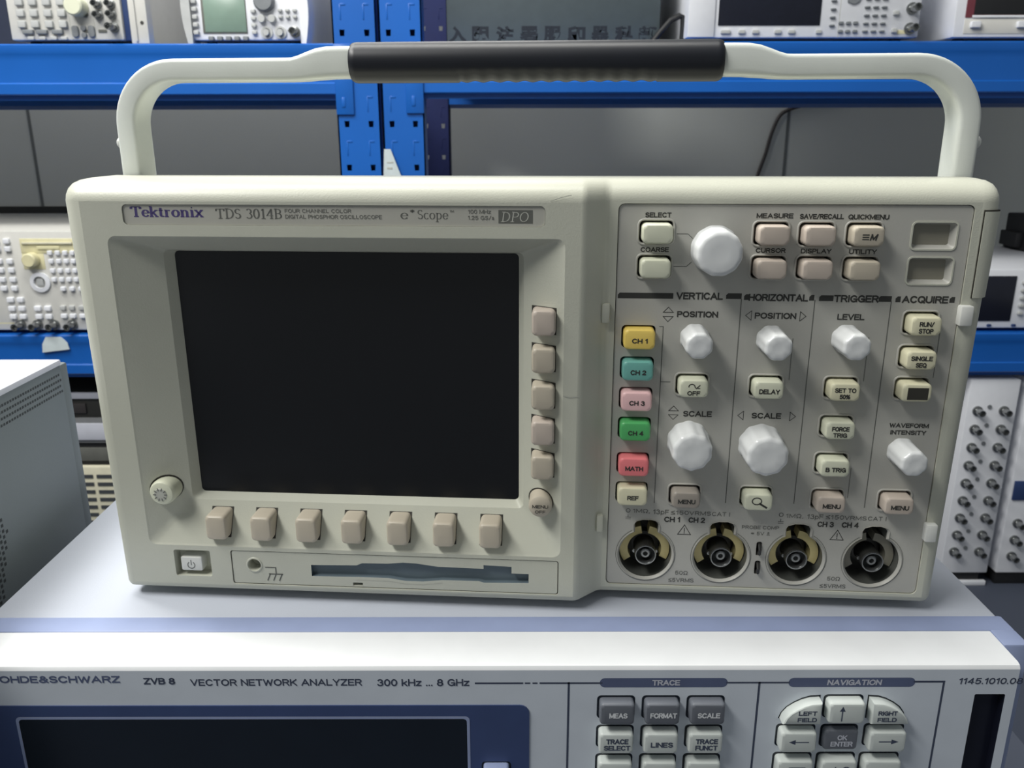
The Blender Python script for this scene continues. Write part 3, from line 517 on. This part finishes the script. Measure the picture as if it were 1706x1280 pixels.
def vkey(x, z, m, lg, w=14.4, h=10.2, yf=-60, ink='vna_ink', shape=None, name='key'):
    b = MB()
    if shape:
        def Lp(yy, i): return [(x+px*(w/2-i), yy, z+pz*(h/2-i)) for px, pz in shape]
        b.loft([Lp(VF, 0), Lp(yf+1, 0), Lp(yf+.3, .3), Lp(yf, 1)], m)
    else: b.pad(x, z, w, h, yf, VF, 1.6, 1.3, m)
    q = [(x+px*(w/2+.6), z+.3+pz*(h/2+.6)) for px, pz in shape] if shape else rrect(x-w/2-.9, x+w/2+.7, z-h/2-.3, z+h/2+.9, 1.8); b.poly(q, VF+.02, 'vna_screen')
    n_ = len(lg)
    for i, s in enumerate(lg):
        zz = z-.2+(n_-1)*1.6-3.2*i if n_ > 1 else z-.3
        if s == '<-': b.line([(x+4, zz+.8), (x-2, zz+.8)], .5, yf, ink); b.poly([(x-4.2, zz+.8), (x-1.4, zz+2), (x-1.4, zz-.4)], yf, ink)
        elif s == '->': b.line([(x-3.6, zz+.8), (x+1.8, zz+.8)], .5, yf, ink); b.poly([(x+4.4, zz+.8), (x+1.4, zz+2), (x+1.4, zz-.4)], yf, ink)
        elif s == '^': b.line([(x-2, zz-3), (x-2, zz+2.4)], .5, yf, ink); b.poly([(x-2, zz+4), (x-3.2, zz+1.6), (x-.8, zz+1.6)], yf, ink)
        elif s == '|o': b.line([(x-1.6, zz-2.4), (x-1.6, zz+2.4)], .5, yf, ink); b.line(arcp(x+3, zz+1, 1.5, 1.5, 0, 360, 14), .5, yf, ink)
        elif s == '[]': b.line([(x-2.6, zz-2), (x-2.6, zz+2.2), (x+4, zz+2.2), (x+4, zz-2)], .45, yf, ink); b.text('C?', x+.7, zz+.3, 4.4, 2.4, yf, ink)
        else: b.text(s, x+(.4 if not shape else 2 if s == 'LEFT' or (s == 'FIELD' and x < 320) else -1.6), zz-(.7 if shape else 0), min(1.75*len(s)+.6, w-2.4 if not shape else 8), 2.5 if not shape else 2.1, yf, ink, .02)
    vp(b, name, ' '.join(t for t in lg if t.isalpha())+' key' if any(t.isalpha() for t in lg) else None)
for i, (s0, s1, s2) in enumerate(((['MEAS'], ['TRACE', 'SELECT'], []), (['FORMAT'], ['LINES'], []), (['SCALE'], ['TRACE', 'FUNCT'], ['MARKER']))):
    x = 227.5+18.8*i; vkey(x, -20.6, 'vna_key_dark', s0, ink='white_ink'); vkey(x, -35.2, 'vna_key', s1); vkey(x, -49.8, 'vna_key', s2)
q1 = [(1, -1), (1, 1), (.5, .95), (.1, .75), (-.3, .42), (-.65, .02), (-.9, -.5), (-1, -1)]; q3 = [(-px, pz) for px, pz in q1][::-1]
vkey(304.6, -20.6, 'vna_key', ['LEFT', 'FIELD'], shape=q1, w=15.8, h=10.4); vkey(322.9, -20.3, 'vna_key', ['^'], w=15.2); vkey(341.4, -20.6, 'vna_key', ['RIGHT', 'FIELD'], shape=q3, w=15.8, h=10.4)
vkey(304.2, -34.8, 'vna_key', ['<-'], w=15.2); vkey(322.7, -35, 'vna_key_dark', ['OK', 'ENTER'], ink='case_top', w=14.4, yf=-58); vkey(341.6, -34.6, 'vna_key', ['->'], w=15.6)
vkey(304, -49.2, 'vna_key', ['[]'], w=15.2); vkey(322.6, -49.2, 'vna_key', ['|o'], w=15.2); vkey(341.2, -49.2, 'vna_key', ['CANCEL'], w=15.6)
b = MB(); b.pad(176.9, -54.6, 11, 13, -60, VF-.4, 1.4, 1, 'vna_frame'); b.poly(rrect(170.6, 183.2, -62, -47.6, 1.6), VF-.52, 'vna_screen'); vp(b, 'softkey', 'blue grey key beside the screen')

# ------------------------------------------------------------------ grey instrument case left of the analyzer
GO = (-190, 0, -288)
gc = thing('instrument_case', 'dark grey vented instrument case with white lid at the left edge', 'instrument', GO)
b = MB(); b.box(-300, -75.6, -150, 111, -284, 84.5, 'case_grey', 1); b.build('body', gc, GO)
b = MB(); b.box(-300.4, -75, -150, 111, 83.6, 87, 'case_top', .8); b.build('lid', gc, GO)['label'] = 'white lid'
b = MB(); b.box(-298, -77, 111, 121, -280, 83, 'case_grey', 1.5); b.build('rear_frame', gc, GO)
for x in (-280, -100):
    for yy in (-130, 90): b = MB(); b.lathe_z(x, yy, [(10, -288), (10, -283)], 'rubber'); b.build('foot', gc, GO)
b = MB()
for r in range(4):
    for i in range(62):
        yy = -40+i*2.4+(1.2 if r % 2 else 0); z = 78-r*3.3; b.box(-75.7, -75.5, yy, yy+1.5, z, z+1.3, 'vent')
for r in range(26):
    for i in range(34):
        yy = -60+i*3; z = 58-r*3.1+(1.5 if i % 2 else 0)
        if yy+abs(z-14)*.42 < 37: b.box(-75.7, -75.5, yy, yy+1.7, z, z+1.7, 'vent')
b.build('side_vents', gc, GO)['label'] = 'rows of small vent holes'

# ------------------------------------------------------------------ blue storage racks (front plane y 1140)
RY = 1140
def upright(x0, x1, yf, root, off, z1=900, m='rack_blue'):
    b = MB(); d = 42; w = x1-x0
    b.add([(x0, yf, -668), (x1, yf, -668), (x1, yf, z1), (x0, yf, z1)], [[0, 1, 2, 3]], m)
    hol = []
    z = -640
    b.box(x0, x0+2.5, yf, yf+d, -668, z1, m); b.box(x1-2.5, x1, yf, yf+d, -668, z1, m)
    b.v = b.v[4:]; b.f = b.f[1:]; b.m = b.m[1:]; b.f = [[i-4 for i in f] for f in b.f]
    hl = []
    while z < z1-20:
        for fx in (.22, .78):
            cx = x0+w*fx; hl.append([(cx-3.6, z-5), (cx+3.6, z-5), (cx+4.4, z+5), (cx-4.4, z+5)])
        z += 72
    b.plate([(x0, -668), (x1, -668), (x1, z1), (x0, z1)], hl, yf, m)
    for h in hl: b.wall(h, yf, yf+2.5, 'rack_navy_shade')
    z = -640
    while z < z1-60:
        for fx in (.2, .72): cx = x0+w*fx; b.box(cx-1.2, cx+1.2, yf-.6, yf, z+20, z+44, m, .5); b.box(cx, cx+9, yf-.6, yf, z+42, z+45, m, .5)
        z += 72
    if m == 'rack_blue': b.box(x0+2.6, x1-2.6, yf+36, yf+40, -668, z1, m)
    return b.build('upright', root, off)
def rack(label, xl, xr, zt_u, zt_l, gap_l, gap_r):
    off = ((xl[0]+xr[1])/2, 1440, -668); t = thing('storage_rack', label, 'rack', off, 0, None)
    for (a, c) in (xl, xr):
        upright(a, c, RY, t, off); upright(a, c, 1742, t, off, m='rack_navy_shade')  # rear uprights: the shadow they stand in is put into a darker navy
    for zt, zb in ((zt_u, zt_u-81), (zt_l, zt_l-75)):
        for yf, s in ((RY, 1), (1782, -1)):
            b = MB(); x0, x1 = xl[1], xr[0]
            def pr(pts): b.loft([[(x, yf+s*p, z) for p, z in pts] for x in (x0, x1)], 'rack_blue')
            pr([(0, zt-14), (0, zt-2), (2, zt), (40, zt), (40, zb), (12, zb-8), (12, zb), (2, zb), (0, zb+2), (0, zb+18), (2.2, zb+20), (2.2, zt-26), (.8, zt-16)])
            b.build('beam', t, off)
            if s > 0:
                for (a, c) in ((xl[1]-30, xl[1]), (xr[0], xr[0]+30)):
                    b = MB(); b.box(a, c, yf-4, yf-.2, zb-32, zt-1, 'rack_blue', 1.2); b.box(a+10, a+16, yf-5, yf-3.6, zb-20, zb-4, 'rack_blue', .6); b.build('connector_plate', t, off)
        b = MB(); b.box(xl[1], xr[0], RY+40, 1742, zt-18, zt, 'board'); b.build('shelf_board', t, off)
    b = MB(); b.box(gap_l, gap_r, 1736, 1741, zt_u, 880, 'navy'); b.build('back_panel', t, off)
    if xl[0] > -100: b = MB(); b.box(38, 425, 1736, 1741, zt_u, 880, 'navy'); b.build('back_panel', t, off)  # unseen panel added behind the carton to keep light off the wall
    return t
rack('blue steel storage rack on the left, behind the oscilloscope handle', (-1400, -1327), (-112, -39), 352, -144, -1320, -120)
rack('blue steel storage rack on the right, in deeper shade', (-35, 36), (1500, 1573), 354, -143, 560, 1495)
b = MB(); b.prism([(-38, 120), (2, 120), (-8, 142), (-23, 183), (-34, 183)], RY-7, RY-5.5, 'paper'); b.box(-30, -20, RY-5.4, RY-.9, 122, 150, 'paper'); b.box(-30, -21, RY-7.4, RY-7, 150, 153, 'ink_light'); b.box(-30, -19, RY-7.4, RY-7, 160, 162, 'ink_light')
tag(b.build('price_card', None, (0, 0, 0)), 'small white card clipped to the blue rack upright', 'card')

# ------------------------------------------------------------------ instruments on the shelves
def instrument(name, label, x0, x1, z0, z1, depth, m, yf=1150, cat='instrument', feet=True, r=3):
    off = ((x0+x1)/2, yf+depth/2, z0); t = thing(name, label, cat, off); zb = z0+(6 if feet else 0)
    b = MB(); b.box(x0, x1, yf, yf+depth, zb, z1, m, r); b.build('body', t, off)
    if feet:
        for x in (x0+25, x1-25):
            for yy in (yf+30, yf+depth-30): b = MB(); b.lathe_z(x, yy, [(9, z0), (9, zb+1)], 'rubber', 12); b.build('foot', t, off)
    def P(mb, nm, label=None, parent=None):
        o = mb.build(nm, parent or t, off)
        if label: o['label'] = label
        return o
    return t, P
def keygrid(P, xs, zs, w, h, m, yf=1150, skip=(), nm='key', d=6):
    for i, x in enumerate(xs):
        for j, z in enumerate(zs):
            if (i, j) in skip: continue
            b = MB(); b.pad(x, z, w, h, yf-d, yf+1, 1.5, 1.6, m, 2); P(b, nm)
def rnd(P, x, z, r, yf, d, m, nm, n=24): b = MB(); b.lathe(x, z, [(r*1.04, yf+1), (r, yf-d+2), (r*.85, yf-d), (r*.3, yf-d)], m, n); return P(b, nm)
def bnc(P, x, z, r=9, yf=1150, d=20, nm='bnc_socket'):
    b = MB(); b.lathe(x, z, [(r*1.2, yf+1), (r*1.2, yf-3), (r*.8, yf-3.5), (r*.8, yf-d), (r*.6, yf-d), (r*.55, yf-d+8), (.2, yf-d+8)], 'steel', 18)
    for s in (-1, 1): b.box(x+s*r*.8-1.4, x+s*r*.8+1.4, yf-d+2, yf-d+5, z-1.4, z+1.4, 'steel')
    P(b, nm)
Z1, Z2 = 354, -143
# signal generator, top left
t, P = instrument('signal_generator', 'white signal generator with number keys and big dial, far left of the top shelf', -650, -462, 352.5, 530, 380, 'instr_warm', 1152)
yf = 1152
keygrid(P, [-627, -605, -582, -559], [383, 400, 417, 434], 13, 11, 'instr_key', yf); keygrid(P, [-619, -596, -570], [371], 18, 7, 'instr_key_dark', yf)
keygrid(P, [-616, -597, -578, -561], [361.5], 11, 6, 'instr_key', yf, d=4)
b = MB(); b.line([(-548, 360), (-551, 470)], 1.2, yf, 'ink_light'); b.line([(-508, 360), (-511, 470)], 1.2, yf, 'ink_light'); b.line([(-508, 360), (-464, 360)], .01, yf, 'ink_light'); P(b, 'panel_lines')
rnd(P, -530, 409, 15, yf, 24, 'mint_cream', 'dial')
for x, z, w, h in ((-541, 372, 11, 18), (-527, 377, 9, 9), (-527, 366, 9, 9), (-514, 372, 11, 18)): b = MB(); b.pad(x, z, w, h, yf-4, yf+1, 4, 1.2, 'instr_key_dark', 3); P(b, 'arrow_key')
for x in (-499, -477): bnc(P, x, 414, 6.5, yf, 16)
bnc(P, -499, 397, 6.5, yf, 16); bnc(P, -477, 398, 6.5, yf, 16); bnc(P, -476, 378, 7, yf, 26)
for x in (-520, -496): b = MB(); b.box(x-7, x+7, yf-1, yf+1, 370, 375, 'ink_soft', .4); P(b, 'port')
b = MB(); b.lathe(-521, 398, [(5, yf), (5, yf-2), (3.4, yf-2), (3.2, yf), (.2, yf)], 'steel', 16); P(b, 'jack')
b = MB(); b.box(-461.5, -449, yf+4, yf+60, 358, 520, 'instr_blue', 2); P(b, 'side_rail', 'blue side rail')
b = MB(); b.box(-449, -419, 1149, 1172, 352.5, 520, 'instr_warm', 2); b.box(-441, -437, 1146, 1150, 356, 520, 'instr_warm', 1); b.lathe(-428, 385, [(3, 1149.5), (3, 1148.5), (.2, 1148.5)], 'ink', 12)
tag(b.build('rack_ear', None), 'pale metal rack ear standing right of the top left signal generator', 'bracket')
# function generator with lcd
t, P = instrument('function_generator', 'small white function generator with green grey display and round bumpers', -352, -160, 352.5, 460, 240, 'instr_white', 1156)
yf = 1156
for s, x in ((-1, -352), (1, -160)):
    b = MB(); L_ = []
    for k in range(9):
        z = 352.6+k*13.4; bulge = 9*math.sin(PI*(.08+.84*k/8)); xx = x+s*bulge
        L_.append([(x-s*6, yf-9, z), (xx, yf-9, z), (xx+s*2, yf+4, z), (xx, yf+40, z), (x-s*2, yf+40, z)])
    b.loft(L_, 'instr_key' if s < 0 else 'instr_white'); P(b, 'bumper', 'rounded rubber bumper')
b = MB(); b.box(-330, -256, yf-1.5, yf, 369, 424, 'ink_soft', .5); b.box(-326, -257, yf-2.2, yf-1, 371, 422, 'lcd', .4); P(b, 'display', 'green grey display')
keygrid(P, [-317, -302.5, -288, -274, -259.5], [361], 9, 7, 'instr_key_dark', yf); keygrid(P, [-244], [370, 381, 392, 403], 8, 6, 'instr_key', yf); keygrid(P, [-341], [370, 382, 394, 406, 418], 9, 7, 'instr_key', yf)
for x in (-230, -213): rnd(P, x, 391, 6.5, yf, 9, 'instr_key', 'round_key', 18)
for x in (-224, -201): b = MB(); b.lathe(x, 370, [(10, yf+1), (10, yf-3), (7, yf-3), (7, yf-1), (5, yf-1), (5, yf-9), (.2, yf-9)], 'instr_key', 24); P(b, 'output_socket')
bnc(P, -177, 371, 7.5, yf, 22)
keygrid(P, [-199, -187, -175], [394, 404], 7, 5, 'instr_key', yf)
b = MB(); b.lathe(-224, 418, [(17, yf+1), (17, yf-8), (14, yf-12), (.3, yf-12)], 'instr_key_dark', 28); P(b, 'dial')
# vector analyzer, top right
t, P = instrument('signal_analyzer', 'white signal analyzer with dark screen right of the black grip, on the top shelf', 476, 862, 354.5, 540, 400, 'instr_white', 1152)
yf = 1152
b = MB(); b.box(476.5, 521, yf-4, yf+2, 361, 530, 'instr_white', 2); P(b, 'grip_strip')
b = MB(); b.box(527, 696, yf-1.6, yf+1, 379.5, 500, 'instr_screen', .6); P(b, 'screen', 'dark screen')
for x, w in ((540, 16), (567, 11), (590, 11), (627, 11), (650, 11), (695, 9)): b = MB(); b.pad(x, 369.5, w, 6, yf-4, yf+1, 1.2, 1.2, 'instr_key', 2); P(b, 'softkey')
keygrid(P, [716], [379, 391.5, 404, 417], 9, 3.6, 'instr_key_dark', yf, d=4, nm='softkey')
keygrid(P, [731, 743, 755], [370, 383], 8, 5, 'instr_key_dark', yf, d=4); keygrid(P, [772, 786, 800], [370, 382, 394.5, 407, 420], 9, 3.6, 'instr_key_dark', yf, d=4); keygrid(P, [820], [371, 398], 9, 7, 'instr_key', yf)
for z in (405, 374): bnc(P, 846, z, 8, yf, 24)
b = MB(); b.box(826, 840, yf-.5, yf, 366, 372, 'straw'); b.line([(728, 361), (728, 520)], .8, yf, 'ink_light'); P(b, 'port_label', 'small yellow mark beside the lower socket')
b = MB(); b.line(arcp(748, 424, 9, 9, 0, 360, 16), 5, yf-3, 'instr_key_dark'); b.box(738, 758, yf-3, yf+1, 414, 434, 'instr_key_dark', 3); P(b, 'cursor_pad')
# instrument with maroon screen border
t, P = instrument('spectrum_analyzer', 'white analyzer with maroon edged screen at the right end of the top shelf', 919, 1330, 354.5, 540, 400, 'instr_white', 1152)
b = MB(); b.box(936, 1250, yf-1.5, yf+1, 391, 500, 'maroon', .6); b.box(949, 1238, yf-2.6, yf-1, 395.5, 500, 'black', .4); b.box(947, 1250, yf-3, yf, 391, 394.5, 'instr_white', .4); P(b, 'screen', 'black screen with maroon border')
b = MB(); b.box(936, 1250, yf-1, yf+1, 366, 389, 'instr_warm', .6); P(b, 'key_strip')
for x in (953, 1030, 1100, 1170): b = MB(); b.pad(x, 380, 16, 10, yf-8, yf, 1.5, 1.5, 'instr_white', 2); P(b, 'softkey')
# dark carton with characters
b = MB(); b.box(74, 436, 1185, 1500, 354.6, 640, 'carton', 2)
for i, ch in enumerate('\u5165\u963b\u6ce8\u7f72\u670d\u5370\u5668\u79d1\u90e8'): b.text(ch, 92+i*40.5, 369.5, 31, 27, 1185, 'cjk_ink', .05)
tag(b.build('carton', None), 'dark grey box with a row of large characters, on the top shelf behind the grip', 'box')
b = MB(); b.tube([(425, 1178, 358), (436, 1178, 372), (452, 1178, 390), (468, 1180, 398), (474, 1181, 396), (475, 1182, 380), (475, 1185, 358)], 'black', 5); tag(b.build('strap', None), 'black strap loop between the dark box and the white analyzer', 'strap')
# spectrum analyzer lower left
t, P = instrument('spectrum_analyzer', 'beige analyzer with straw coloured dial and many white keys, on the left lower shelf', -985, -585, -143.3, 44, 335, 'instr_warm', 1152)
b = MB(); b.box(-694, -594, yf-1.2, yf+1, 4, 30, 'straw', .6); b.box(-690, -600, yf-4, yf-.8, 20, 24, 'cream_old', .8); b.box(-664, -624, yf-3, yf-.8, 11, 17, 'straw', .8); P(b, 'disk_drive', 'straw coloured disk drive')
b = MB(); b.box(-694, -655, yf-.6, yf+1, -25, 4, 'straw', .4); P(b, 'dial_patch', 'straw patch'); rnd(P, -675, -7, 12.5, yf, 18, 'straw', 'dial')
keygrid(P, [-642, -628.5, -615, -602], [5, -10, -27, -43], 8.5, 8, 'instr_white', yf); keygrid(P, [-628, -612, -595.5], [-60], 9, 8, 'instr_white', yf)
keygrid(P, [-735, -716], [26, 12, -10, -26, -43, -59], 11, 9, 'instr_white', yf); keygrid(P, [-727, -709], [-80, -96, -111], 12, 9, 'instr_white', yf)
keygrid(P, [-680, -662], [-96, -111], 12, 9, 'instr_white', yf); keygrid(P, [-634, -618, -600], [-95], 10, 8, 'instr_key', yf); keygrid(P, [-634, -618, -600], [-110], 11, 8, 'instr_white', yf)
b = MB(); b.lathe(-668, -48, [(18, yf+1), (18, yf-4), (11, yf-5), (10.5, yf-1)], 'instr_white', 24, cap1=False); b.pad(-668, -48, 12, 12, yf-4, yf, 1.5, 1, 'instr_key', 2); P(b, 'cursor_pad')
for x in (-717, -686, -655, -622): bnc(P, x, -127, 8, yf, 24)
b = MB(); b.line([(-760, -124), (-730, -124)], 2, yf, 'straw'); P(b, 'port_line')
# tag hanging on the lower beam
b = MB(); b.prism([(-678, -176), (-628, -170), (-630, -158), (-640, -147), (-668, -147), (-676, -160)], RY-3, RY-1, 'paper'); tag(b.build('label_sticker', None), 'pale label stuck on the lower blue beam at left', 'label')
# instrument with dark screen lower right
t, P = instrument('signal_source', 'white instrument with dark screen at the right end of the lower shelf', 930, 1340, -142.4, -28, 320, 'instr_white', 1152)
b = MB(); b.box(960, 1097, yf-1.5, yf+1, -123, -40, 'instr_screen', .6); P(b, 'screen', 'dark screen')
keygrid(P, [1112, 1128, 1144], [-52, -66, -80, -94, -108], 9, 6, 'instr_key', yf); keygrid(P, [1060, 1105], [-131], 8, 5, 'instr_blue', yf, d=3)
b = MB(); b.box(1240, 1400, 1380, 1460, -28, 45, 'black', 3); b.box(1225, 1240, 1390, 1450, -20, 10, 'black', 2); tag(b.build('power_adapter', None), 'black box on top of the white instrument at right edge', 'adapter')
# connector panels standing on the floor at right
def conn_panel(x0, x1, label, cols):
    off = ((x0+x1)/2, 1250, -668); t = thing('connector_panel', label, 'panel', off, 0)
    b = MB(); b.box(x0, x1, 1150, 1420, -640, -235, 'instr_white', 2); b.build('body', t, off)
    b = MB(); b.box(x0+6, x1-12, 1156, 1400, -668, -640, 'black', 1); b.box(x0, x1, 1148, 1156, -668, -658, 'instr_white', 1); b.build('plinth', t, off)
    P = lambda mb, nm, l=None: mb.build(nm, t, off)
    for j in range(9):
        z = -288-j*37
        for x in cols: bnc(P, x, z-8, 8, 1150, 20)
        b = MB(); b.lathe((cols[0]+cols[1])/2-3, z, [(4, 1151), (4, 1148), (.2, 1148)], 'instr_key_dark', 12); P(b, 'status_lamp')
conn_panel(1044, 1138, 'white panel of metal sockets in two columns, right of the oscilloscope', (1064, 1114))
t = thing('connector_panel', 'white panel cut by the right frame edge, beside the socket panel', 'panel', (1220, 1250, -668)); off = (1220, 1250, -668)
b = MB(); b.box(1156, 1290, 1150, 1420, -640, -235, 'instr_white', 2); b.build('body', t, off)
b = MB(); b.box(1160, 1280, 1156, 1400, -668, -640, 'black', 1); b.build('plinth', t, off); b = MB(); b.box(1160, 1200, 1147, 1151, -480, -440, 'instr_blue', 1); b.build('switch', t, off)
for j in range(3): bnc(lambda mb, nm, l=None: mb.build(nm, t, off), 1180, -530-j*36, 8, 1150, 20)
# stack on the floor, lower left behind the grey case
t, P = instrument('vented_instrument', 'cream instrument with rows of vent slots, left of the oscilloscope', -1000, -560, -668, -420, 300, 'cream_old', 1180, feet=False)
b = MB()
for j in range(14):
    z = -440-j*16.5
    for x0 in (-760, -700, -640, -600): b.box(x0+3, x0+(56 if x0 < -640 else 36), 1178.8, 1181, z-3.6, z+3.6, 'vent')
P(b, 'vent_grille', 'dark vent slots')
b = MB(); b.box(-990, -590, 1190, 1460, -420, -372, 'black', 3); b.box(-980, -600, 1186, 1192, -410, -382, 'ink_soft', 1); tag(b.build('rack_module', None), 'black flat module on the cream vented instrument', 'instrument')
b = MB(); b.box(-1000, -584, 1184, 1450, -372, -320, 'board', 3); b.box(-990, -600, 1180, 1186, -364, -330, 'case_top', 1); tag(b.build('rack_module', None), 'pale grey flat module on the black one', 'instrument')
b = MB(); b.box(-990, -590, 1188, 1450, -320, -268, 'ink', 3); b.box(-990, -590, 1182, 1189, -280, -268, 'case_top', 1); b.box(-900, -640, 1184, 1189, -310, -290, 'cable', 1); tag(b.build('rack_module', None), 'dark module with bright top edge, topmost of the left stack', 'instrument')
# cable on the wall
b = MB()
ctl = [Vector(p) for p in ((1050, 2043, 444), (1044, 2043, 344), (1037, 2043, 306), (989, 2043, 283), (941, 2043, 268), (914, 2043, 250), (896, 2043, 204), (885, 2043, 154), (868, 2043, 96), (849, 2043, 20), (827, 2043, -47), (813, 2043, -203), (807, 2043, -668))]
P_ = []
for i in range(len(ctl)-1):
    p0, p1, p2, p3 = ctl[max(i-1, 0)], ctl[i], ctl[i+1], ctl[min(i+2, len(ctl)-1)]
    for k in range(5):
        u = k/5; P_.append(.5*((2*p1)+(p2-p0)*u+(2*p0-5*p1+4*p2-p3)*u*u+(3*p1-p0-3*p2+p3)*u**3))
b.tube(P_+[ctl[-1]], 'cable', 5, n=10); tag(b.build('power_cable', None), 'dark cable hanging down the wall under the top shelf', 'cable')
